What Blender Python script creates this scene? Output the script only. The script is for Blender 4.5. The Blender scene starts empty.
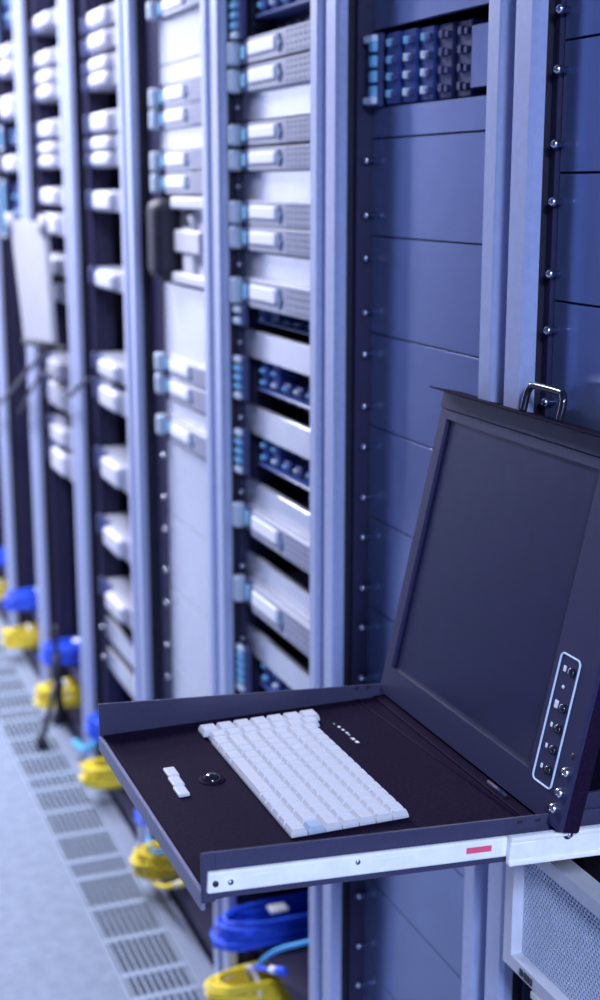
import bpy, bmesh, math, random
from mathutils import Vector, Matrix
random.seed(7)
sc = bpy.context.scene
col = sc.collection

# ------------------------------------------------------------------ camera
PSI, PIT, FPX = math.radians(21.3), math.radians(12.68), 1400.0
CAM = Vector((-0.88, 0.0, 1.80))
FWD = Vector((math.sin(PSI)*math.cos(PIT), math.cos(PSI)*math.cos(PIT), -math.sin(PIT)))
RGT = Vector((math.cos(PSI), -math.sin(PSI), 0.0))
UPV = RGT.cross(FWD)
cd = bpy.data.cameras.new('camera')
cam = bpy.data.objects.new('camera', cd); col.objects.link(cam)
cam.matrix_world = Matrix(((RGT.x, UPV.x, -FWD.x, CAM.x), (RGT.y, UPV.y, -FWD.y, CAM.y), (RGT.z, UPV.z, -FWD.z, CAM.z), (0, 0, 0, 1)))
cd.sensor_fit = 'VERTICAL'; cd.sensor_height = 36.0; cd.lens = 36.0*FPX/1000.0
cd.clip_start = 0.05; cd.clip_end = 60
cd.dof.use_dof = True; cd.dof.focus_distance = 1.64; cd.dof.aperture_fstop = 3.3; cd.dof.aperture_blades = 0
sc.camera = cam

# ------------------------------------------------------------------ world and lights
w = bpy.data.worlds.new('world'); sc.world = w; w.use_nodes = True
bgn = w.node_tree.nodes['Background']
bgn.inputs[0].default_value = (0.12, 0.20, 0.62, 1); bgn.inputs[1].default_value = 0.16
vs = sc.view_settings
vs.view_transform = 'Standard'; vs.look = 'None'; vs.gamma = 1.0; vs.exposure = 0.52; vs.use_curve_mapping = False
LIGHT_COL = (0.83, 0.85, 1.0)
BACK_COL = (0.55, 0.68, 1.0)
LIGHTS = [(-0.95, -1.90, 200), (-0.95, 3.90, 80), (-0.95, 5.70, 75), (-0.95, 7.50, 145)]   # x, y, watts

# ------------------------------------------------------------------ helpers
def ray(x, y): return RGT*(x-300) - UPV*(y-500) + FWD*FPX
def unp(x, y, ax, v):
    d = ray(x, y); return CAM + d*((v-CAM[ax])/d[ax])
def zpx(x, y, X): return unp(x, y, 0, X).z

MATS = {}
def mat(name, c, rough=0.5, metal=0.0, noise=0.0, nscale=60, bump=0.0, bscale=400, emit=0.0, spec=0.5, coat=0.0, alpha=1.0):
    if name in MATS: return MATS[name]
    m = bpy.data.materials.new(name); m.use_nodes = True
    nt = m.node_tree; b = nt.nodes['Principled BSDF']
    b.inputs['Base Color'].default_value = (*c, 1); b.inputs['Roughness'].default_value = rough
    b.inputs['Metallic'].default_value = metal; b.inputs['Specular IOR Level'].default_value = spec
    b.inputs['Coat Weight'].default_value = coat
    tc = nt.nodes.new('ShaderNodeTexCoord')
    if noise > 0:
        n = nt.nodes.new('ShaderNodeTexNoise'); n.inputs['Scale'].default_value = nscale; n.inputs['Detail'].default_value = 3
        r = nt.nodes.new('ShaderNodeValToRGB')
        r.color_ramp.elements[0].position = 0.35; r.color_ramp.elements[1].position = 0.65
        r.color_ramp.elements[0].color = (*[max(0, v*(1-noise)) for v in c], 1)
        r.color_ramp.elements[1].color = (*[min(1, v*(1+noise)) for v in c], 1)
        nt.links.new(tc.outputs['Object'], n.inputs['Vector']); nt.links.new(n.outputs[0], r.inputs[0]); nt.links.new(r.outputs[0], b.inputs['Base Color'])
    if bump > 0:
        n = nt.nodes.new('ShaderNodeTexNoise'); n.inputs['Scale'].default_value = bscale
        bp = nt.nodes.new('ShaderNodeBump'); bp.inputs['Strength'].default_value = bump; bp.inputs['Distance'].default_value = 0.001
        nt.links.new(tc.outputs['Object'], n.inputs['Vector']); nt.links.new(n.outputs[0], bp.inputs['Height']); nt.links.new(bp.outputs[0], b.inputs['Normal'])
    if emit > 0:
        b.inputs['Emission Color'].default_value = (*c, 1); b.inputs['Emission Strength'].default_value = emit
    MATS[name] = m
    return m

POST = mat('post_paint', (0.40, 0.45, 0.66), 0.34, 0.15, 0.04, 90, 0.06, 900, spec=0.9)
PANEL = mat('panel_paint', (0.20, 0.25, 0.45), 0.22, 0.65, 0.03, 20, 0.02, 900, spec=0.6)
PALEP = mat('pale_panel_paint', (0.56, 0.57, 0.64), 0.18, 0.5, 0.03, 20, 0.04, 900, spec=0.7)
FRAME = mat('frame_paint', (0.20, 0.24, 0.44), 0.5, 0.1, 0.05, 50)
DARK = mat('dark_interior', (0.010, 0.008, 0.022), 0.6, 0, 0.2, 40)
RAILM = mat('rail_paint', (0.024, 0.021, 0.062), 0.5, 0.2, 0.1, 50)
SCREW = mat('screw_chrome', (0.78, 0.78, 0.84), 0.2, 1.0, 0.05, 400)
BLACK = mat('black_powder', (0.014, 0.008, 0.024), 0.6, 0, 0.25, 350, 0.1, 1500, spec=0.03)
BEZEL = mat('bezel_plastic', (0.030, 0.029, 0.078), 0.45, 0, 0.1, 300, 0.1, 1500, spec=0.3)
SCREEN = mat('display_glass', (0.015, 0.015, 0.052), 0.30, 0, 0.1, 30, spec=0.55)
KEY = mat('key_plastic', (0.66, 0.66, 0.70), 0.55, 0, 0.02, 200)
KEYG = mat('key_grey_plastic', (0.42, 0.52, 0.66), 0.55, 0, 0.02, 200)
RAILW = mat('zinc_rail', (0.92, 0.90, 0.90), 0.42, 0.0, 0.04, 60)
RED = mat('red_sticker', (0.85, 0.10, 0.20), 0.5, 0, 0.03, 100)
WHITE = mat('white_print_highlight', (0.88, 0.88, 0.92), 0.5, 0, 0.02, 100)
GREEN = mat('green_led', (0.25, 0.6, 0.3), 0.4, 0, 0.05, 100)
GLOSSB = mat('gloss_black', (0.015, 0.014, 0.022), 0.12, 0, 0.1, 80, coat=0.6)
SRV = mat('server_bezel', (0.36, 0.37, 0.45), 0.45, 0.05, 0.04, 80)
SRVD = mat('server_chassis', (0.30, 0.31, 0.38), 0.5, 0.3, 0.05, 50)
EAR = mat('server_ear', (0.50, 0.57, 0.66), 0.35, 0.1, 0.04, 80)
NAVY = mat('navy_plastic_shade', (0.05, 0.06, 0.16), 0.4, 0, 0.1, 60)
BLUEP = mat('blue_module', (0.03, 0.06, 0.24), 0.4, 0, 0.1, 60)
CYAN = mat('cyan_tab', (0.22, 0.52, 0.78), 0.35, 0, 0.08, 60)
TAB = mat('pale_tab', (0.72, 0.80, 0.88), 0.4, 0, 0.05, 60)
BOXW = mat('pale_enclosure', (0.62, 0.62, 0.68), 0.5, 0, 0.03, 60)
MESHM = mat('vent_mesh_metal', (0.62, 0.68, 0.80), 0.4, 0.2, 0.04, 60)
YEL = mat('yellow_jacket', (1.0, 0.76, 0.04), 0.4, 0, 0.06, 40)
BLU = mat('blue_jacket', (0.02, 0.11, 0.85), 0.4, 0, 0.1, 40)
AQUA = mat('aqua_jacket', (0.08, 0.42, 0.78), 0.4, 0, 0.06, 40)
CBLK = mat('black_rubber', (0.018, 0.016, 0.028), 0.5, 0, 0.1, 40)
GRATE = mat('grating_aluminium', (0.30, 0.36, 0.46), 0.45, 0.1, 0.06, 60)
STRIP = mat('threshold_steel', (0.26, 0.30, 0.40), 0.4, 0.3, 0.05, 30)

def link(name, me, m, parent=None):
    o = bpy.data.objects.new(name, me); col.objects.link(o)
    if m is not None and not me.materials: me.materials.append(m)
    if parent is not None: o.parent = parent
    return o
def mesh(name, verts, faces, smooth=False):
    me = bpy.data.meshes.new(name); me.from_pydata([tuple(v) for v in verts], [], faces)
    bm = bmesh.new(); bm.from_mesh(me); bmesh.ops.recalc_face_normals(bm, faces=bm.faces); bm.to_mesh(me); bm.free()
    if smooth:
        for p in me.polygons: p.use_smooth = True
    return me
def box_me(name, x0, x1, y0, y1, z0, z1, bev=0.0, seg=1):
    bm = bmesh.new(); bmesh.ops.create_cube(bm, size=1.0)
    for v in bm.verts: v.co = Vector(((x0+x1)/2+v.co.x*(x1-x0), (y0+y1)/2+v.co.y*(y1-y0), (z0+z1)/2+v.co.z*(z1-z0)))
    if bev > 0: bmesh.ops.bevel(bm, geom=bm.edges[:], offset=bev, segments=seg, affect='EDGES', profile=0.5)
    me = bpy.data.meshes.new(name); bm.to_mesh(me); bm.free()
    return me
def box(name, m, x0, x1, y0, y1, z0, z1, bev=0.0, parent=None, seg=1):
    if x0 > x1: x0, x1 = x1, x0
    if y0 > y1: y0, y1 = y1, y0
    if z0 > z1: z0, z1 = z1, z0
    return link(name, box_me(name, x0, x1, y0, y1, z0, z1, bev, seg), m, parent)
def prism_me(name, prof, z0, z1):              # xy profile extruded in z
    n = len(prof); v = [(x, y, z0) for x, y in prof] + [(x, y, z1) for x, y in prof]
    f = [tuple(range(n)), tuple(range(n, 2*n))] + [(i, (i+1) % n, (i+1) % n+n, i+n) for i in range(n)]
    return mesh(name, v, f)
def tube_me(name, pts, r, n=10, closed=False):
    pts = [Vector(p) for p in pts]; N = len(pts); vs_, fs = [], []
    up = None
    for i, p in enumerate(pts):
        a = pts[(i-1) % N] if (closed or i > 0) else p
        b = pts[(i+1) % N] if (closed or i < N-1) else p
        t = (b-a).normalized()
        if up is None: up = Vector((0, 0, 1)) if abs(t.z) < 0.9 else Vector((1, 0, 0))
        s = t.cross(up).normalized(); up = s.cross(t).normalized()
        rr = r[i] if isinstance(r, (list, tuple)) else r
        for k in range(n):
            an = 2*math.pi*k/n; vs_.append(p + s*math.cos(an)*rr + up*math.sin(an)*rr)
    for i in range(N if closed else N-1):
        j = (i+1) % N
        for k in range(n): fs.append((i*n+k, i*n+(k+1) % n, j*n+(k+1) % n, j*n+k))
    if not closed: fs += [tuple(range(n)), tuple(range((N-1)*n, N*n))]
    return mesh(name, vs_, fs, True)
def lathe_me(name, prof, axis='x', n=16):      # prof: (along, radius)
    v, f = [], []
    for a, r in prof:
        for k in range(n):
            t = 2*math.pi*k/n; c, s = r*math.cos(t), r*math.sin(t)
            v.append((a, c, s) if axis == 'x' else ((c, s, a) if axis == 'z' else (c, a, s)))
    for i in range(len(prof)-1):
        for k in range(n): f.append((i*n+k, i*n+(k+1) % n, (i+1)*n+(k+1) % n, (i+1)*n+k))
    f += [tuple(range(n)), tuple(range((len(prof)-1)*n, len(prof)*n))]
    return mesh(name, v, f, True)
def empty(name, loc=(0, 0, 0)):
    o = bpy.data.objects.new(name, None); col.objects.link(o); o.location = loc; o.empty_display_size = 0.05
    return o
def tag(o, label, cat, group=None):
    o['label'] = label; o['category'] = cat
    if group: o['group'] = group
    return o
def at(o, loc): o.location = loc; return o
def copy_tree(o, parent=None):
    c = o.copy(); col.objects.link(c); c.parent = parent
    for ch in list(o.children): copy_tree(ch, c)
    return c
def catmull(P, sub=8):
    P = [Vector(p) for p in P]; out = []
    for i in range(len(P)-1):
        p0, p1, p2, p3 = P[max(i-1, 0)], P[i], P[i+1], P[min(i+2, len(P)-1)]
        for k in range(sub):
            t = k/sub
            out.append(0.5*((2*p1)+(p2-p0)*t+(2*p0-5*p1+4*p2-p3)*t*t+(3*p1-p0-3*p2+p3)*t**3))
    out.append(P[-1]); return out

# ------------------------------------------------------------------ the setting
FLOORM = mat('floor_vinyl', (0.21, 0.25, 0.325), 0.6, 0, 0.10, 28, 0.05, 300, spec=0.2)
WALLM = mat('wall_paint', (0.72, 0.74, 0.80), 0.7, 0, 0.02, 8)
WALLB = mat('blue_wall_paint', (0.06, 0.075, 0.16), 0.8, 0, 0.02, 8, spec=0.2)
CEILM = mat('ceiling_paint', (0.16, 0.18, 0.26), 0.8, 0, 0.02, 8)
def struct(o): o['kind'] = 'structure'; return o
GX0, GX1 = -0.205, -0.040                        # the grating strip in front of the racks
flo = struct(box('floor', FLOORM, -2.2, GX0, -3.5, 9.0, -0.05, 0.0))
box('subfloor', mat('subfloor_steel', (0.012, 0.013, 0.028), 0.6, 0, 0.1, 30), GX0, 1.3, -3.5, 9.0, -0.06, -0.045, 0, flo)
box('threshold_strip', STRIP, GX1, 0.012, -3.5, 9.0, -0.05, 0.0, 0.001, flo)
struct(box('ceiling', CEILM, -2.2, 1.3, -3.5, 9.0, 3.2, 3.25))
struct(box('wall_left', WALLB, -2.25, -2.2, -3.5, 7.2, -0.05, 3.25))
struct(box('reflection_wall', WALLM, -2.25, -2.2, 7.2, 9.0, -0.05, 3.25))  # unseen white stretch added to brighten reflections in the far rack panels
struct(box('bounce_wall', WALLM, -2.25, 1.3, -3.55, -3.5, -0.05, 3.25))  # unseen white wall added to bounce lamp light onto the near-facing sides
struct(box('wall_far', WALLM, -2.25, 1.3, 9.0, 9.05, -0.05, 3.25))
# grating tiles: frame with cross bars and thin lengthwise slats
TY = 0.60
def grating_tile(y0):
    t = box('grating_tile', GRATE, GX0, GX0+0.005, y0, y0+TY, -0.03, 0.0, 0.0, flo)
    box('edge_bar', GRATE, GX1-0.005, GX1, y0, y0+TY, -0.03, 0.0, 0.0, t)
    for yc in (0.0, 0.104, 0.270, 0.435):
        box('cross_bar', GRATE, GX0+0.006, GX1-0.006, y0+yc+0.001, y0+yc+0.019, -0.02, 0.0, 0.001, t)
    v, f = [], []
    n = 9
    for k in range(n):
        xc = GX0+0.005+(GX1-GX0-0.010)*(k+0.5)/n
        b = len(v)
        for z in (-0.012, -0.0005):
            v += [(xc-0.0028, y0, z), (xc+0.0028, y0, z), (xc+0.0028, y0+TY, z), (xc-0.0028, y0+TY, z)]
        f += [tuple(b+i for i in q) for q in ((0, 1, 2, 3), (4, 5, 6, 7), (0, 1, 5, 4), (1, 2, 6, 5), (2, 3, 7, 6), (3, 0, 4, 7))]
    s = link('slats', mesh('slats', v, f), GRATE, t); s['kind'] = 'stuff'
def frame_geo(x0, x1, y0, y1, wx, wy, z0, z1):
    o = [(x0, y0), (x1, y0), (x1, y1), (x0, y1)]; i = [(x0+wx, y0+wy), (x1-wx, y0+wy), (x1-wx, y1-wy), (x0+wx, y1-wy)]
    v = [(x, y, z0) for x, y in o]+[(x, y, z0) for x, y in i]+[(x, y, z1) for x, y in o]+[(x, y, z1) for x, y in i]
    f = []
    for k in range(4):
        j = (k+1) % 4
        f += [(k, j, 4+j, 4+k), (8+k, 8+j, 12+j, 12+k), (k, j, 8+j, 8+k), (4+k, 4+j, 12+j, 12+k)]
    return v, f
for k in range(-6, 9): grating_tile(3.378+k*TY)

# ceiling light fixtures (the room's lamps)
for i, (x, y, watts) in enumerate(LIGHTS):
    t = tag(empty('ceiling_light', (x, y, 3.2)), '%s rectangular ceiling light over the aisle, counting from the console' % ['first', 'second', 'third', 'fourth'][i], 'ceiling light', 'aisle ceiling lights')
    link('housing', mesh('housing', *frame_geo(-0.32, 0.32, -0.62, 0.62, 0.02, 0.02, -0.05, 0.0)), WALLM, t)
    ld = bpy.data.lights.new('lamp', 'AREA'); ld.shape = 'RECTANGLE'; ld.size = 0.58; ld.size_y = 1.18
    ld.energy = watts; ld.color = BACK_COL if y < 0 else LIGHT_COL
    lo = bpy.data.objects.new('lamp', ld); col.objects.link(lo); lo.parent = t; lo.location = (0, 0, -0.03)

# ------------------------------------------------------------------ racks
RH = 2.56
YB = [0.962, 1.560, 2.157, 2.752, 3.430, 4.110, 4.815, 5.480, 6.160]      # rack i stands between YB[i] and YB[i+1]
GC = [1.261, 1.8585, 2.4545, 3.030, 3.750, 4.470, 5.150, 5.820]   # centre of each rack's 19-inch bay
PX, SX = 0.046, 0.030                          # default
PXS = [0.042, 0.062, 0.050, 0.046, 0.046, 0.046, 0.046, 0.046]
PX_ = PX                            # panel plane and server front plane
RACKS = [
 'nearest rack, holding the pulled-out black console drawer',
 'rack closed with blue blank panels, behind the console screen',
 'rack of pale servers and dark slots just behind the tray',
 'rack with a pale handled box between pale servers',
 'blurred rack right of the pale tilted panel\'s neighbour',
 'blurred rack behind the right edge of the pale tilted panel',
 'blurred rack at the left edge, behind the pale tilted panel',
 'farthest rack, at the very left edge of the photo']
RACKS[4] = 'fifth rack from the right, blurred, with pale rounded servers'
RACKS[5] = 'sixth rack from the right, blurred, with the tripod in front'
SHORT = ['in the nearest rack', 'in the blue panelled rack', 'in the rack just behind the tray', 'in the rack with the handled box',
         'in the fifth rack from the right', 'in the sixth rack from the right', 'in the seventh rack from the right', 'in the farthest rack']

screw_me = lathe_me('screw', [(0.003, 0.0042), (-0.011, 0.0042), (-0.0111, 0.0062), (-0.0155, 0.0058), (-0.0178, 0.0034), (-0.0180, 0.0018), (-0.0160, 0.0017)], 'x', 12)
racks = []
for i in range(8):
    y0, y1 = YB[i], YB[i+1]
    r = tag(empty('server_rack', (0, (y0+y1)/2, 0)), RACKS[i], 'server rack', 'row of server racks')
    racks.append(r)
    yc = (y0+y1)/2
    def rb(name, m, xa, xb, ya, yb, za, zb, bev=0.0, parent=None):
        return box(name, m, xa, xb, ya-yc, yb-yc, za, zb, bev, parent or r)
    # near front post and far front post: flat face, bevelled shoulders, rebate
    near = [(0.0, y0+0.026), (0.0, y0+0.0535), (0.002, y0+0.0555), (0.022, y0+0.0555), (0.085, y0+0.050), (0.085, y0+0.002), (0.034, y0+0.002), (0.030, y0+0.024), (0.002, y0+0.024)]
    far = [(0.0, y1-0.014), (0.002, y1-0.012), (0.034, y1-0.012), (0.036, y1-0.002), (0.040, y1-0.002), (0.040, y1-0.020), (0.019, y1-0.020), (0.019, y1-0.056), (0.006, y1-0.056), (0.0, y1-0.051)]
    for prof in (near, far):
        link('post', prism_me('post', [(x, y-yc) for x, y in prof], 0.0, RH), POST, r)
    for s in (0, 1):
        ya, yb_ = (GC[i]-0.2425, GC[i]-0.2265) if s == 0 else (GC[i]+0.2265, GC[i]+0.2425)
        rb('mounting_rail', RAILM, PXS[i]+0.014, PXS[i]+0.05, ya, yb_, 0.05, RH-0.05)
        if s: rb('groove_shade', DARK, 0.0195, 0.085, y1-0.0415, y1-0.0205, 0.0, RH)  # dark strip paints in the shade of the groove behind the post face
        if s: rb('rail_edge', RAILM, 0.036 if i < 3 else PXS[i]-0.004, PXS[i]+0.013, GC[i]+0.2428, y1-0.0425, 0.05, RH-0.05, 0.001)
        elif i > 2: rb('rail_edge', RAILM, PXS[i]-0.004, PXS[i]+0.013, y0+0.0560, GC[i]-0.2428, 0.05, RH-0.05, 0.001)
        rb('rear_post', FRAME, 0.93, 0.99, y0+0.002 if s == 0 else y1-0.06, y0+0.06 if s == 0 else y1-0.002, 0.0, RH)
    rb('side_panel', DARK, 0.10, 0.93, y0+0.002, y0+0.010, 0.03, RH-0.03)
    rb('side_panel', DARK, 0.10, 0.93, y1-0.010, y1-0.002, 0.03, RH-0.03)
    rb('back_panel', DARK, 0.985, 0.995, y0+0.062, y1-0.062, 0.03, RH-0.03)
    rb('roof', FRAME, 0.0, 0.99, y0+0.003, y1-0.003, RH, RH+0.03)
    rb('plinth', RAILM, 0.02, 0.95, y0+0.075, y1-0.085, 0.0, 0.045, 0.002)

def blank(i, za, zb, screws=True, X=None, m=PANEL, name='blank_panel'):
    """blank panel part of rack i between heights za < zb"""
    X = PXS[i]; gy = GC[i]-racks[i].location.y
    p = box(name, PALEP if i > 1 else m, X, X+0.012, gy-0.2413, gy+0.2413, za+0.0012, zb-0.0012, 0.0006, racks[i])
    if screws:
        h = zb-za
        for dz in ((h*0.22, h*0.78) if h > 0.07 else (h*0.5,)):
            for yy in (gy+0.2325, gy-0.2325):
                at(link('screw', screw_me, SCREW, p), (X, yy, za+dz))
    return p

short_screw_me = lathe_me('short_screw', [(0.003, 0.0060), (-0.003, 0.0060), (-0.0055, 0.0045), (-0.006, 0.002), (-0.0045, 0.0018)], 'x', 12)
# ------------------------------------------------------------------ rack gear prototypes (local: y=0 at rack centre, z=0 at bottom, x=0 at front plane)
def server_proto(h, far=False):
    t = empty('rack_server')
    box('chassis', SRVD, 0.012, 0.70, -0.212, 0.205, 0.001, h-0.001, 0, t)
    fy = 0.088 if far else 0.150
    b = box('bezel', SRV, 0.0, 0.012, -0.212, fy, 0.001, h-0.001, 0.0015, t)
    for s in (-1, 1):
        ya, yb = (0.214, 0.2400) if s > 0 else (-0.2400, -0.2135)
        box('ear', NAVY if far else EAR, -0.004 if far else -0.014, 0.012, ya, yb, 0.0015, h-0.0015, 0.007, t, 3)  # far ears, and the latch tabs below, darkened to paint in their shadow
    box('latch_recess', NAVY, 0.006, 0.014, fy+0.001, 0.213, 0.003, h-0.003, 0.001, t)
    box('latch_tab', BLUEP if far else CYAN, 0.002, 0.0062, 0.175, 0.198, h*0.25, h*0.75, 0.001, t)
    if far: box('highlight_strip', mat('far_highlight_pale', (0.56, 0.56, 0.64), 0.5, 0, 0.03, 60), -0.022, 0.004, -0.09, 0.087, h*0.08, h*0.92, 0.011, t, 4)  # pale bulge paints the bezel's bright highlight on far servers
    else: box('highlight_strip', WHITE, -0.0045, 0.002, 0.0, 0.142, h*0.30, h*0.80, 0.003, t, 2)  # white strip paints in the ceiling light's reflection on the bezel
    dm = mesh('button', [(-0.004, -0.022+a, h*0.5+c) for a, c in ((0.012, 0), (0.004, h*0.12), (0, h*0.34), (-0.004, h*0.12), (-0.012, 0), (-0.004, -h*0.12), (0, -h*0.34), (0.004, -h*0.12))]
              + [(0.001, -0.022+a, h*0.5+c) for a, c in ((0.012, 0), (0.004, h*0.12), (0, h*0.34), (-0.004, h*0.12), (-0.012, 0), (-0.004, -h*0.12), (0, -h*0.34), (0.004, -h*0.12))],
              [tuple(range(8)), tuple(range(8, 16))]+[(k, (k+1) % 8, (k+1) % 8+8, k+8) for k in range(8)])
    link('button', dm, mat('button_blue', (0.12, 0.20, 0.36), 0.4, 0, 0.05, 80), t)
    v, f = [], []
    for a in range(7):
        for c in range(4):
            yy, zz = -0.060-a*0.021, h*(0.16+c*0.225); q = len(v)
            for x in (-0.0008, 0.001):
                v += [(x, yy-0.0048, zz-0.0030), (x, yy+0.0048, zz-0.0030), (x, yy+0.0048, zz+0.0030), (x, yy-0.0048, zz+0.0030)]
            f += [tuple(q+k for k in g) for g in ((0, 1, 2, 3), (4, 5, 6, 7), (0, 1, 5, 4), (1, 2, 6, 5), (2, 3, 7, 6), (3, 0, 4, 7))]
    vo = link('vent_holes', mesh('vent_holes', v, f), mat('vent_dark', (0.20, 0.22, 0.34), 0.6, 0, 0.05, 80), t); vo['kind'] = 'stuff'
    return t
def switch_proto(h):
    """dark chassis: pale latch column at the far side, blue port modules, recessed bay"""
    t = empty('network_switch')
    box('chassis', DARK, 0.075, 0.55, -0.212, 0.208, 0.001, h-0.001, 0, t)
    e = box('side_bracket', NAVY, 0.0, 0.012, 0.190, 0.240, 0.001, h-0.001, 0.002, t)
    n = max(2, int(round(h/0.018)))
    for k in range(n):
        z = h*(k+0.5)/n
        box('latch', TAB if k in (0, n-1) else CYAN, -0.008, 0.002, 0.205, 0.236, z-0.0065, z+0.0065, 0.002, e)
    s = box('lower_shelf', BLUEP, 0.022, 0.075, -0.212, 0.17, h*0.28, h*0.33, 0.002, t)
    for k in range(5):
        y = 0.150-k*0.052
        m_ = box('port_module', BLUEP, 0.030+0.004*k, 0.075, y-0.018, y+0.018, h*0.36, h*(0.92 if k < 2 else 0.56), 0.002, t)
        box('port', CYAN if k % 2 == 0 else TAB, 0.022+0.004*k, 0.032+0.004*k, y-0.004, y+0.005, h*0.42, h*0.50, 0.001, m_)
        if k < 2: box('port', CYAN, 0.022+0.004*k, 0.032+0.004*k, y-0.004, y+0.006, h*0.68, h*0.75, 0.001, m_)
        box('port', NAVY, 0.060, 0.076, y-0.016, y+0.010, h*0.06, h*0.18, 0.001, t)
    return t

COUNT = {}
ORD = ['first', 'second', 'third', 'fourth', 'fifth', 'sixth', 'seventh', 'eighth', 'ninth', 'tenth', 'eleventh', 'twelfth', 'thirteenth', 'fourteenth', 'fifteenth', 'sixteenth']
protos = {}
def gear(kind, i, za, zb, X=SX):
    h = round((zb-za)/0.004)*0.004
    far = kind == 'server' and i > 3
    key = (kind, h, far)
    if key not in protos:
        o = server_proto(h, far) if kind == 'server' else switch_proto(h); protos[key] = o
    else: o = copy_tree(protos[key])
    o.location = (X, GC[i], za)
    n = COUNT.get((kind, i), 0); COUNT[(kind, i)] = n+1
    if kind == 'server': tag(o, '%s pale flat server from the top %s' % (ORD[n], SHORT[i]), 'server', 'rack servers')
    else: tag(o, '%s dark switch with blue ports from the top %s' % (ORD[n], SHORT[i]), 'switch', 'network switches')
    return o
def fill(i, px, rows):
    """rows: (kind, y top, y bottom) in photo pixels at column px, top to bottom"""
    for kind, ya, yb in rows:
        X = SX if kind in ('server', 'switch') else PXS[i]
        zt, zb = zpx(px, ya, X), zpx(px, yb, X)
        if kind == 'panel': blank(i, zb, zt)
        elif kind == 'plain': blank(i, zb, zt, False)
        else: gear(kind, i, zb, zt)

# rack 2: blue blank panels, one open slot with a chassis at the top
fill(1, 372, [('plain', -120, -45), ('plain', -45, 32), ('plain', 108, 139)])
L = [139, 236, 333, 426, 517, 608, 699, 790, 881, 972, 1063, 1150]
fill(1, 372, [('panel', a, b) for a, b in zip(L, L[1:])])
# rack 3
fill(2, 303, [('plain', -95, -60), ('switch', -60, 21), ('server', 21, 51), ('server', 52, 82), ('panel', 82, 115), ('server', 115, 142), ('server', 143, 170), ('panel', 170, 203),
              ('server', 203, 230), ('server', 231, 258), ('panel', 258, 288), ('server', 288, 320), ('switch', 320, 344), ('panel', 344, 375), ('switch', 376, 427), ('panel', 427, 458),
              ('switch', 458, 510), ('panel', 510, 539), ('server', 541, 571), ('panel', 591, 622), ('server', 624, 654), ('panel', 672, 700), ('switch', 700, 752), ('panel', 752, 784), ('panel', 812, 842)])
# rack 4
fill(3, 200, [('server', -19, 3), ('plain', 3, 55), ('plain', 55, 77), ('server', 78, 101), ('server', 102, 125), ('plain', 125, 148), ('server', 148, 171), ('server', 172, 195),
              ('plain', 290, 366), ('server', 367, 389), ('server', 390, 413), ('plain', 413, 433), ('server', 434, 457), ('panel', 457, 536), ('panel', 536, 612), ('panel', 612, 690), ('panel', 690, 766)])
# racks 5 to 7
fill(4, 110, [('server', 4, 24), ('server', 28, 48), ('server', 54, 70), ('server', 70, 86), ('server', 110, 132), ('server', 135, 151), ('server', 151, 167), ('server', 190, 212),
              ('server', 270, 290), ('server', 360, 378), ('server', 386, 408), ('server', 455, 480), ('server', 524, 545), ('server', 587, 606), ('panel', 620, 640), ('panel', 650, 668)])
fill(5, 60, [('server', 5, 22), ('server', 45, 62), ('server', 65, 81), ('server', 81, 97), ('server', 117, 137), ('server', 140, 154), ('server', 154, 168), ('server', 188, 206),
             ('server', 214, 236), ('server', 257, 276), ('server', 281, 302), ('server', 360, 378), ('server', 382, 408), ('server', 423, 442), ('server', 447, 471)])
fill(6, 16, [('switch', -30, 36), ('server', 40, 56), ('server', 57, 73), ('server', 92, 118), ('switch', 122, 150), ('server', 155, 172), ('switch', 180, 240)])

# rack 1: dark blue blank panels above the console
L1 = [-94, 42, 173, 301, 430, 560, 690]
for ya, yb in zip(L1, L1[1:]):
    za, zt = zpx(556, yb, PXS[0]), zpx(556, ya, PXS[0])
    blank(0, za, zt)

# rack 2 slot: blade chassis with columns of ports
t = tag(empty('blade_chassis', (0.05, racks[1].location.y, zpx(372, 108, PX))), 'dark chassis with columns of pale blue ports in the top slot of the panelled rack', 'network chassis')
H = zpx(372, 32, PX)-t.location.z
box('chassis', DARK, 0.16, 0.60, -0.205, 0.205, 0.002, H-0.002, 0, t)
hb = box('side_bracket', NAVY, 0.0, 0.012, 0.195, 0.240, 0.002, H-0.002, 0.002, t)
for k in range(4):
    box('latch', CYAN, -0.008, 0.002, 0.198, 0.214, H*(0.10+0.20*k)+0.004, H*(0.10+0.20*k)+H*0.19, 0.002, hb)
for z in (0.05, 0.86): box('latch', TAB, -0.009, 0.002, 0.198, 0.234, H*z, H*(z+0.10), 0.002, hb)
for c in range(5):
    y = 0.165-0.047*c
    m_ = box('blade', BLUEP if c < 3 else NAVY, 0.010+0.006*c, 0.165, y-0.022, y+0.022, 0.004, H-0.004, 0.002, t)
    for k in range(4):
        z = H*(0.12+0.22*k)
        box('port', TAB if c in (1, 2) and k < 3 else CYAN if c < 3 else NAVY, 0.002+0.006*c, 0.012+0.006*c, y-0.004, y+0.007, z, z+H*0.10, 0.001, m_)
        box('port', NAVY, 0.004+0.006*c, 0.012+0.006*c, y-0.018, y-0.008, z, z+H*0.08, 0.001, m_)
box('cover_plate', PANEL, 0.030, 0.165, -0.205, -0.050, H*0.12, H*0.88, 0.002, t)

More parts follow.
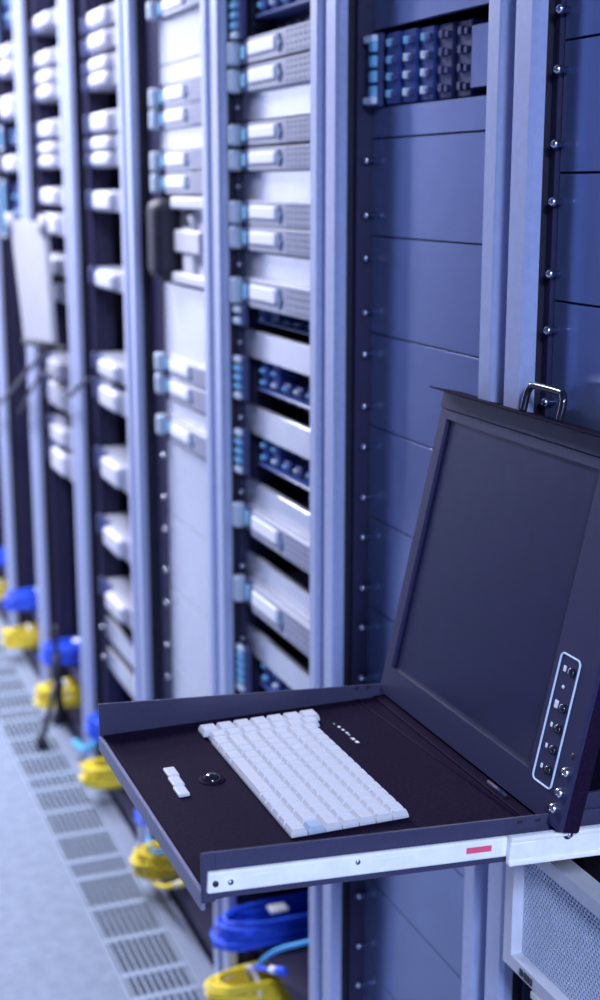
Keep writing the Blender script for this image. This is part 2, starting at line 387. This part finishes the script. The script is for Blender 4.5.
# rack 4: pale box with a big dark handle and a notch
zt, zb = zpx(200, 197, SX), zpx(200, 288, SX); Hh = zt-zb
t = tag(empty('handled_box', (SX, GC[3], zb)), 'pale upright box with a dark rounded side grip between pale servers', 'rack device')
box('body', BOXW, 0.015, 0.5, -0.205, 0.085, 0.001, Hh-0.001, 0.002, t)
box('top_flange', BOXW, -0.010, 0.016, -0.205, 0.086, Hh*0.86, Hh-0.001, 0.004, t)
box('bottom_flange', BOXW, -0.010, 0.016, -0.205, 0.086, 0.001, Hh*0.13, 0.004, t)
box('center_plate', BOXW, -0.004, 0.016, -0.11, 0.080, Hh*0.36, Hh*0.62, 0.004, t)
box('rib', BOXW, 0.002, 0.016, -0.04, 0.030, Hh*0.13, Hh*0.80, 0.003, t)
link('notch', mesh('notch', [(0.001, 0.055, Hh*0.66), (0.001, -0.035, Hh*0.66), (0.001, 0.0, Hh*0.83), (0.001, 0.03, Hh*0.83), (0.015, 0.055, Hh*0.66), (0.015, -0.035, Hh*0.66), (0.015, 0.0, Hh*0.83), (0.015, 0.03, Hh*0.83)],
     [(0, 1, 2, 3), (4, 5, 6, 7), (0, 1, 5, 4), (1, 2, 6, 5), (2, 3, 7, 6), (3, 0, 4, 7)]), DARK, t)
box('slot', NAVY, -0.002, 0.017, -0.150, -0.130, Hh*0.05, Hh*0.88, 0.001, t)
box('grip', DARK, -0.045, 0.020, 0.088, 0.180, Hh*0.03, Hh*0.97, 0.026, t, 4)

# rack 1, below the console: pale unit with a perforated front
MY0, MY1, MZ0, MZ1 = 1.020, 1.462, 0.800, 0.990
t = tag(empty('vented_unit', (0, 0, MZ0)), 'pale framed unit with a honeycomb vent front under the slide rail', 'rack device')
hM = MZ1-MZ0
link('front_frame', mesh('front_frame', *[(lambda vf: ([(z, x, y) for x, y, z in vf[0]], vf[1]))(frame_geo(MY0, MY1, 0.0, hM, 0.020, 0.018, -0.022, 0.006))][0]), BOXW, t)
box('chassis', DARK, 0.03, 0.70, MY0+0.03, MY1-0.10, 0.002, hM-0.002, 0, t)
# perforated plate: strips of metal around staggered slots, one joined sheet
v, f = [], []
pz, py_ = 0.0054, 0.0066
ya, yb, za, zb = MY0+0.018, MY1-0.018, 0.016, hM-0.016
nz = int((zb-za)/pz); ny = int((yb-ya)/py_)
for a in range(nz):
    for b in range(-1, ny+1):
        cy = ya+(b+0.5+0.5*(a % 2))*py_; cz = za+(a+0.5)*pz
        q = len(v)
        outer = [(cy+py_*0.5*c_, cz+pz*0.667*s_) for c_, s_ in ((1, -0.5), (1, 0.5), (0, 1.0), (-1, 0.5), (-1, -0.5), (0, -1.0))]
        inner = [(cy+(y_-cy)*0.62, cz+(z_-cz)*0.62) for y_, z_ in outer]
        if min(p[0] for p in outer) < ya-0.001 or max(p[0] for p in outer) > yb+0.001: continue
        for y_, z_ in outer+inner: v.append((-0.006, y_, z_))
        for y_, z_ in inner: v.append((-0.003, y_, z_))
        for k in range(6):
            j = (k+1) % 6
            f += [(q+k, q+j, q+6+j, q+6+k), (q+6+k, q+6+j, q+12+j, q+12+k)]
hs = link('vent_mesh', mesh('vent_mesh', v, f), MESHM, t); hs['kind'] = 'stuff'
box('mesh_backing', mat('filter_foam', (0.10, 0.13, 0.22), 0.8, 0, 0.1, 80), 0.008, 0.012, MY0+0.02, MY1-0.02, 0.015, hM-0.015, 0, t)
for k, (a, b) in enumerate([(0.0, 0.007), (0.011, 0.012), (0.026, 0.004)]):
    box('emblem', CBLK, -0.0235, -0.0215, MY1-0.045-a-b, MY1-0.045-a, 0.004, 0.013, 0, t)
# bracket with thumb screw below the unit
t2 = tag(empty('rail_bracket', (0.02, 1.44, 0.735)), 'small bare bracket with round screw below the honeycomb unit', 'bracket')
box('plate', RAILW, 0.0, 0.05, -0.02, 0.02, 0.0, 0.012, 0.002, t2)
box('upright', RAILM, 0.035, 0.05, -0.02, 0.02, 0.012, 0.065, 0.002, t2)
at(link('screw', screw_me, SCREW, t2), (0.035, 0.004, 0.045))

# ------------------------------------------------------------------ the console drawer
DZ = 1.098; YN, YF, XO = 1.2475, 1.6985, -0.500
TILT = math.radians(3.67)
con = tag(empty('console_drawer', (0, 0, 0)), 'open black rack console drawer with white keyboard and raised flat screen', 'console')
deck = box('deck', BLACK, XO+0.004, -0.075, YN+0.006, YF-0.003, DZ-0.014, DZ, 0.0015, con)
box('front_lip', mat('lip_paint', (0.20, 0.20, 0.32), 0.4, 0.1, 0.05, 200), XO-0.001, XO+0.004, YN+0.003, YF, DZ-0.022, DZ-0.001, 0.001, con)
def wall_me(name, ya, yb, x0, x1, zt, zb):
    dx = x1-x0; d = math.tan(TILT)*dx
    return mesh(name, [(x0, ya, zb), (x1, ya, zb-d), (x1, ya, zt-d), (x0, ya, zt), (x0, yb, zb), (x1, yb, zb-d), (x1, yb, zt-d), (x0, yb, zt)],
                [(0, 1, 2, 3), (4, 5, 6, 7), (0, 1, 5, 4), (1, 2, 6, 5), (2, 3, 7, 6), (3, 0, 4, 7)])
SIDE = mat('side_wall_paint', (0.050, 0.047, 0.100), 0.42, 0.1, 0.08, 300, 0.08, 1500)
wn = link('side_wall', wall_me('side_wall', YN, YN+0.003, XO, 0.12, DZ+0.043, DZ-0.008), SIDE, con)
wf = link('side_wall', wall_me('side_wall', YF-0.003, YF, XO, -0.098, DZ+0.043, DZ-0.010), SIDE, con)
box('corner_tab', SIDE, XO-0.001, XO+0.014, YN-0.001, YN+0.0035, DZ-0.012, DZ+0.043, 0.001, con)
for px_, py_k in ((357, 688), (368, 687)):
    p = unp(px_, py_k, 1, YF-0.003); box('wall_hole', CBLK, p.x-0.003, p.x+0.003, YF-0.0038, YF-0.002, p.z-0.003, p.z+0.003, 0.001, wf)
# near slide: inner member, outer member, pins
def on_rail(px, py): return unp(px, py, 1, YN-0.006)
def tilted(name, m, x0, x1, ya, yb, w0, w1, bev, parent):
    o = box(name, m, 0, (x1-x0)/math.cos(TILT), ya, yb, w0, w1, bev, parent, 2)
    o.location = (x0, 0, DZ-math.tan(TILT)*(x0-XO)); o.rotation_euler = (0, TILT, 0)
    return o
sl = tilted('slide_rail', RAILW, XO+0.003, 0.10, YN-0.007, YN, 0.001, 0.0245, 0.0025, con)
ou = tilted('outer_slide', RAILW, -0.1535, 0.45, YN-0.0145, YN-0.0075, -0.006, 0.028, 0.0015, con)
ol = tilted('slide_lip', RAILW, -0.1535, 0.45, YN-0.017, YN-0.0142, -0.006, -0.0015, 0.001, con)
tilted('slide_lip', RAILW, -0.1535, 0.45, YN-0.017, YN-0.0142, 0.0225, 0.028, 0.001, con)
tilted('slide_lip', RAILW, -0.1535, -0.120, YN-0.0155, YN-0.0142, 0.002, 0.020, 0.001, con)
tilted('sticker', RED, -0.203, -0.172, YN-0.0074, YN-0.006, 0.0105, 0.0175, 0, con)
tilted('stamped_mark', WHITE, -0.315, -0.268, YN-0.0074, YN-0.006, 0.008, 0.018, 0, con)
tilted('stamped_mark', WHITE, -0.450, -0.420, YN-0.0074, YN-0.006, 0.007, 0.017, 0, con)
for px_, py_k, mm, rr in ((215, 883, CBLK, 0.0032), (230, 881, SCREW, 0.003), (357, 861, SCREW, 0.0028)):
    p = on_rail(px_, py_k)
    at(link('rivet', lathe_me('rivet', [(-0.0022, rr), (0.0022, rr*0.85)], 'y', 12), mm, con), (p.x, YN-0.007, p.z))
p = unp(568, 834, 1, YN-0.0145)
at(link('slide_hole', lathe_me('slide_hole', [(-0.0008, 0.0062), (0.0015, 0.006)], 'y', 14), CBLK, con), (p.x, YN-0.0145, p.z))
at(link('slide_rivet', lathe_me('slide_rivet', [(-0.0030, 0.0030), (0.0010, 0.0040)], 'y', 12), SCREW, con), (p.x+0.001, YN-0.0155, p.z))
for px_, py_k in ((520, 822), (538, 820)):
    p = unp(px_, py_k, 1, YN); box('wall_hole', CBLK, p.x-0.004, p.x+0.004, YN-0.0006, YN+0.002, p.z-0.0025, p.z+0.0025, 0.001, wn)
# deck ridge in front of the hinge, LED prints, track ball, mouse buttons
ra, rb_ = unp(358, 701, 2, DZ), unp(510, 796, 2, DZ)
link('deck_ridge', tube_me('deck_ridge', [(ra.x, YF-0.006, DZ), (rb_.x-0.02, 1.262, DZ)], 0.0018, 8), BLACK, deck)
box('hinge_plate', BLACK, -0.110, -0.070, YN+0.008, YF-0.006, DZ+0.0005, DZ+0.003, 0.001, deck)
for px_, py_k, big, mm in ((334, 724, 0, GREEN), (339, 727, 1, WHITE), (343, 730, 1, WHITE), (347, 733, 1, WHITE), (349, 735, 0, WHITE), (351, 738, 0, GREEN), (353, 739, 2, WHITE), (357, 742, 2, WHITE)):
    p = unp(px_, py_k, 2, DZ); s = (0.0016, 0.0026, 0.0034)[big]
    box('indicator', mm, p.x-s*0.6, p.x+s*0.6, p.y-s, p.y+s, DZ-0.0002, DZ+0.0005, 0, deck)
p = unp(212, 780, 2, DZ)
link('ball_ring', lathe_me('ball_ring', [(DZ-0.001, 0.0165), (DZ+0.0012, 0.0160), (DZ+0.0012, 0.0125)], 'z', 28), BLACK, con).location = (p.x, p.y, 0)
link('track_ball', lathe_me('track_ball', [(DZ+0.0090*math.sin(a*math.pi/16), 0.0112*math.cos(a*math.pi/16)+1e-4) for a in range(0, 9)], 'z', 24), GLOSSB, con).location = (p.x, p.y, 0)
for k in range(3):
    ya = 1.556-0.0285*k
    box('mouse_button', KEY, -0.4545-0.002*k, -0.4400-0.002*k, ya-0.0262, ya, DZ, DZ+0.0045, 0.0018, con, 2)
# keyboard: rows run along the drawer width, space bar towards the aisle
KZ = DZ
kb = box('keyboard', mat('keyboard_base', (0.30, 0.33, 0.42), 0.5, 0, 0.05, 200), -0.3720, -0.2325, 1.327, 1.637, KZ, KZ+0.004, 0.001, con)
key_cache = {}
def key(xc, yc, wx, wy, m=KEY, hgt=0.0085):
    k = (round(wx, 4), round(wy, 4), m.name)
    if k not in key_cache:
        a, b, tx, ty = wx/2-0.0004, wy/2-0.0004, wx/2-0.0026, wy/2-0.0026
        vv = [(-a, -b, 0), (a, -b, 0), (a, b, 0), (-a, b, 0), (-a, -b, hgt*0.35), (a, -b, hgt*0.35), (a, b, hgt*0.35), (-a, b, hgt*0.35), (-tx, -ty, hgt), (tx, -ty, hgt), (tx, ty, hgt), (-tx, ty, hgt)]
        me = mesh('key', vv, [(0, 1, 2, 3), (8, 9, 10, 11)]+[(r_*4+q, r_*4+(q+1) % 4, r_*4+4+(q+1) % 4, r_*4+4+q) for r_ in (0, 1) for q in range(4)])
        me.materials.append(m); key_cache[k] = me
    at(link('key', key_cache[k], m, kb), (xc, yc, KZ+0.003))
KX0, KY1 = -0.3750, 1.6110
ROWX = 0.0206
for rI, (widths, off) in enumerate([
    ([1.25, 1.25, 1.25, 5.5, 1, 1, 1, 1, 1.25], 0.0),
    ([2.0]+[1]*10+[1.5, 1], 0.0), ([1.75]+[1]*11+[1.75], 0.0), ([1.5]+[1]*12+[1], 0.0), ([1]*13+[1.5], 0.0), ([1.0]*14+[0.5], 0.0), ([1.0]*14+[0.5], 0.0)]):
    tot = sum(widths); unit = (KY1-1.3230)/tot; y = KY1
    for c, wd in enumerate(widths):
        m_ = KEYG if (rI == 1 and c == len(widths)-1) else KEY
        key(KX0+ROWX*(rI+0.5), y-wd*unit/2, ROWX-0.0008, wd*unit-0.0006, m_); y -= wd*unit
for k in range(7):                                # the function column at the far end
    key(-0.3780+0.0234*(k+0.5), 1.6450, 0.0228, 0.025); key(-0.3715+0.0212*(k+0.5), 1.6216, 0.0206, 0.020)

# the raised screen lid, leaning back 11.7 degrees
LEAN = math.radians(12.6)
UU = Vector((math.sin(LEAN), 0, math.cos(LEAN))); NN = Vector((-math.cos(LEAN), 0, math.sin(LEAN)))
HP = Vector((-0.0995, 0.0, 1.1000))
lid = empty('screen_lid', HP); lid.parent = con
# local axes of the lid: x = out of the screen, y = world y, z = up along the lid
lid.matrix_local = Matrix(((NN.x, 0, UU.x, HP.x), (0, -1, 0, 0), (NN.z, 0, UU.z, HP.z), (0, 0, 0, 1)))
def lb(name, m, n0, n1, ya, yb, s0, s1, bev=0.0, parent=None): return box(name, m, n0, n1, -yb, -ya, s0, s1, bev, parent or lid)
lb('back_shell', BLACK, -0.028, -0.006, 1.222, 1.698, 0.004, 0.436, 0.002)
SX0, SX1, SS0, SS1 = 1.304, 1.678, 0.047, 0.400
def frame_lid(name, m, o, i, n0, n1):
    v = []; f = []
    for n_ in (n0, n1):
        for (y_, s_) in ((o[0], o[2]), (o[1], o[2]), (o[1], o[3]), (o[0], o[3]), (i[0], i[2]), (i[1], i[2]), (i[1], i[3]), (i[0], i[3])): v.append((n_, -y_, s_))
    for k in range(4):
        j = (k+1) % 4
        f += [(k, j, 4+j, 4+k), (8+k, 8+j, 12+j, 12+k), (k, j, 8+j, 8+k), (4+k, 4+j, 12+j, 12+k)]
    return link(name, mesh(name, v, f), m, lid)
frame_lid('screen_bezel', BEZEL, (1.222, 1.698, 0.006, 0.412), (SX0, SX1, SS0, SS1), -0.006, 0.0)
lb('display', SCREEN, -0.0062, -0.0054, SX0-0.001, SX1+0.001, SS0-0.001, SS1+0.001)
lb('upper_bar', BEZEL, -0.006, 0.003, 1.222, 1.698, 0.413, 0.436, 0.0015)
lb('top_flange', BLACK, -0.028, 0.024, 1.222, 1.702, 0.4365, 0.4385, 0.0006)
# handle on the lid's top edge
hp = [(0.004, -1.484, 0.4385), (0.004, -1.484, 0.460), (0.004, -1.480, 0.469), (0.004, -1.471, 0.4725), (0.004, -1.414, 0.4725), (0.004, -1.405, 0.469), (0.004, -1.401, 0.460), (0.004, -1.401, 0.4385)]
link('handle', tube_me('handle', catmull(hp, 6), 0.0045, 12), GLOSSB, lid)
for yy in (1.295,): at(link('screw', short_screw_me, SCREW, lid), (0.003, -yy, 0.430)).rotation_euler = (0, 0, math.pi)
# framed control strip: outline, buttons and printed marks
def rrect(y0, y1, s0, s1, r, n=5):
    P = []
    for cy, cs, a0 in ((y1-r, s1-r, 0), (y0+r, s1-r, 90), (y0+r, s0+r, 180), (y1-r, s0+r, 270)):
        for k in range(n+1):
            a = math.radians(a0+90*k/n); P.append((0.0004, -(cy+r*math.cos(a)), cs+r*math.sin(a)))
    return P
link('control_outline', tube_me('control_outline', rrect(1.254, 1.293, 0.041, 0.191, 0.006), 0.0013, 6, True), mat('outline_print', (0.62, 0.74, 0.88), 0.4, 0, 0.02, 80), lid)
but = lathe_me('control_button', [(0.0, 0.0056), (0.0032, 0.0054), (0.0042, 0.0042), (0.0042, 0.0003)], 'x', 16)
for k, s in enumerate((0.175, 0.133, 0.109, 0.084, 0.060)):
    at(link('control_button', but, GLOSSB, lid), (0, -1.2655, s))
    sz = (0.0034, 0.0046, 0.0026, 0.0026, 0.0026)[k]
    lb('button_mark', WHITE, -0.0001, 0.0006, 1.281-sz*0.8, 1.281+sz*0.8, s-sz, s+sz, 0.0003)
at(link('power_lamp', lathe_me('power_lamp', [(0, 0.0022), (0.0012, 0.0018), (0.0014, 0.0003)], 'x', 12), TAB, lid), (0, -1.276, 0.155))
for yy, s, rr in ((1.232, 0.071, 1.0), (1.2345, 0.046, 1.0), (1.239, 0.026, 1.0)):
    o = at(link('screw', short_screw_me, SCREW, lid), (0, -yy, s)); o.rotation_euler = (0, 0, math.pi); o.scale = (1, 0.95, 0.95)
link('lid_hole', lathe_me('lid_hole', [(0, 0.004), (0.0003, 0.0038)], 'x', 12), CBLK, lid).location = (0, -1.229, 0.091)
for ya, yb in ((1.330, 1.372),):
    link('hinge', tube_me('hinge', [(0.004, -ya, 0.002), (0.004, -yb, 0.002)], 0.0030, 10), BEZEL, lid)
# housing inside the rack
hs_ = box('drawer_housing', BLACK, 0.066, 0.62, YN+0.006, 1.440, 1.010, 1.130, 0.002, con)
box('support_arm', SIDE, -0.060, 0.066, YN+0.006, YN+0.012, 1.070, 1.128, 0.001, con)

# ------------------------------------------------------------------ coiled patch cables in the rack feet
def coil(name, m, loc, n, L, W, Hh, label, group, dia=0.0038, seed=0):
    rnd = random.Random(seed)
    t = tag(empty(name, loc), label, 'cable bundle', group)
    for k in range(n):
        l = L*(0.90+0.2*rnd.random()); wd = W*(0.75+0.3*rnd.random()); z = dia+Hh*k/n
        ox = -0.02*rnd.random(); P = []
        tz = rnd.uniform(-0.006, 0.006)
        for q in range(28):
            a = 2*math.pi*q/28; c, s = math.cos(a), math.sin(a)
            P.append((ox+l/2*math.copysign(abs(c)**0.62, c), wd/2*math.copysign(abs(s)**0.8, s)+0.004*math.sin(3*a+k), max(dia, z+tz*c+0.004*math.sin(2*a+k*1.7))))
        link('cable', tube_me('cable', P, dia, 7, True), m, t)
    return t
for i in range(2, 8):
    yf = [0, 0, 2.640, 3.285, 3.885, 4.600, 5.270, 5.95][i]
    s_ = SHORT[i]
    box('cable_shelf', RAILM, 0.03, 0.45, -0.2, 0.235, 0.192, 0.198, 0.001, racks[i])
    t = coil('yellow_cable_coil', YEL, (0.102, yf-0.03, 0.046 if i > 1 else 0), 20, 0.30, 0.10, 0.070, 'coil of yellow patch cables at the foot %s' % s_.replace('in', 'of', 1), 'yellow cable coils', seed=i)
    bt = link('cable_tie', tube_me('cable_tie', [(-0.075, 0.045*math.cos(2*math.pi*q/16), 0.040+0.040*math.sin(2*math.pi*q/16)) for q in range(16)], 0.006, 6, True), WHITE, t)
    t = coil('blue_cable_coil', BLU, (0.118, yf-0.035, 0.199), 16, 0.30, 0.10, 0.064, 'coil of blue patch cables above the yellow ones %s' % s_, 'blue cable coils', seed=20+i)
    box('cable_label', WHITE, -0.06, -0.02, -0.03, 0.0, 0.071, 0.078, 0.001, t)
def cable(name, m, pts, r, label, plug=None):
    t = tag(empty(name, pts[0]), label, 'cable')
    o = Vector(pts[0]); link('jacket', tube_me('jacket', [p-o for p in catmull(pts, 8)], r, 8), m, t)
    if plug:
        a, b = Vector(pts[-2])-o, Vector(pts[-1])-o; d = (b-a).normalized()
        link('plug_boot', tube_me('plug_boot', [b-d*0.004, b+d*0.035], 0.0085, 8), plug[0], t)
        link('plug', tube_me('plug', [b+d*0.035, b+d*0.065], [0.0095, 0.0090], 8), plug[1], t)
    return t
cable('patch_cable', AQUA, [unp(322, 939, 0, 0.06), unp(300, 944, 0, 0.03), unp(278, 950, 0, 0.015), unp(263, 960, 0, 0.005), unp(258, 968, 0, 0.0)], 0.0055, 'light blue patch cable curving over the nearest yellow coil')
a_ = cable('patch_lead', BLU, [unp(254, 967, 0, -0.01), unp(264, 969, 0, -0.008), unp(272, 970, 0, -0.006)], 0.005, 'short lead with white boot and blue plug on the nearest yellow coil', (WHITE, BLU))
cable('patch_cable', YEL, [unp(150, 872, 0, -0.02), unp(153, 882, 0, -0.03), unp(164, 887, 0, -0.03), unp(178, 884, 0, -0.025)], 0.0065, 'loose yellow lead with white boot beside the tray corner', (WHITE, YEL))
cable('patch_cable', AQUA, [unp(148, 838, 0, 0.0), unp(152, 850, 0, -0.02), unp(162, 852, 0, -0.02), unp(172, 846, 0, 0.0)], 0.006, 'pale blue loop of cable left of the tray corner')
cable('patch_cable', AQUA, [unp(75, 742, 0, -0.02), unp(84, 750, 0, -0.03), unp(94, 744, 0, -0.02), unp(97, 735, 0, 0.0)], 0.012, 'light blue loop of cable by the far tray corner')

# ------------------------------------------------------------------ pale panel on a black tripod in front of the sixth rack
TYp = 4.36
tx = unp(57, 660, 1, TYp); f1, f2 = unp(42, 745, 2, 0.012), unp(63, 716, 2, 0.012)
ls = tag(empty('tripod', (tx.x, TYp, 0)), 'small black tripod standing on the grating left of the console tray', 'tripod')
mx = Vector((tx.x, TYp, 0))
def lp(p): return Vector(p)-mx
hub = Vector((0, 0, tx.z))
link('mast', tube_me('mast', [hub, hub+Vector((0, 0, 0.12))], 0.007, 10), CBLK, ls)
link('hub', tube_me('hub', [hub+Vector((0, 0, -0.10)), hub+Vector((0, 0, 0.02))], [0.017, 0.014], 12), CBLK, ls)
for q in (lp(f1), lp(f2), lp((-0.012, TYp+0.14, 0.012))):
    leg = link('leg', tube_me('leg', [hub+Vector((0, 0, -0.05)), q], [0.009, 0.008], 10), CBLK, ls)
    link('foot', tube_me('foot', [q+Vector((0, 0, -0.010)), q+Vector((0, 0, 0.035))], [0.020, 0.014], 10), CBLK, leg)
pa = {k: unp(x, y, 1, Y) for k, (x, y, Y) in dict(tl=(10, 220, 4.52), tr=(43, 223, 4.30), br=(52, 343, 4.26), bl=(24, 338, 4.48)).items()}
pl = tag(empty('tilted_panel', pa['br']), 'pale flat rectangular panel hung tilted on the front of the sixth rack from the right', 'panel')
pn = (pa['tr']-pa['tl']).cross(pa['bl']-pa['tl']).normalized()*0.018
if pn.x < 0: pn = -pn
v = [pa[k]-pa['br'] for k in ('tl', 'tr', 'br', 'bl')]; v += [p+pn for p in v]
PALE = mat('panel_white', (0.46, 0.46, 0.50), 0.6, 0, 0.03, 30, spec=0.3)
link('board', mesh('board', v, [(0, 1, 2, 3), (4, 5, 6, 7), (0, 1, 5, 4), (1, 2, 6, 5), (2, 3, 7, 6), (3, 0, 4, 7)]), PALE, pl)
for k in ('tl', 'tr'):
    q = pa[k]-pa['br']; link('corner_clip', tube_me('corner_clip', [q+Vector((0, 0, -0.03)), q+Vector((0, 0, 0.022))], 0.015, 8), PALE, pl)
ac = (v[0]+v[1]+v[2]+v[3])/4
link('arm', tube_me('arm', [ac+pn, Vector((0.06-pa['br'].x, ac.y+0.02, ac.z))], 0.015, 8), CBLK, pl)
link('lower_bar', tube_me('lower_bar', [v[3]+Vector((0, 0, -0.01)), v[2]+Vector((0.03, -0.05, -0.015))], 0.010, 8), CBLK, pl)
cable('power_cable', CBLK, [unp(-6, 408, 0, -0.03), unp(14, 388, 0, -0.04), unp(30, 368, 0, -0.05), unp(46, 352, 0, -0.04)], 0.007, 'black cable sagging below the pale tilted panel')
cable('power_cable', CBLK, [unp(20, 412, 0, -0.03), unp(34, 385, 0, -0.04), unp(48, 372, 0, -0.04), unp(66, 396, 0, -0.03), unp(80, 385, 0, -0.02), unp(92, 378, 0, 0.0)], 0.006, 'black cable looping across the post right of the pale panel')
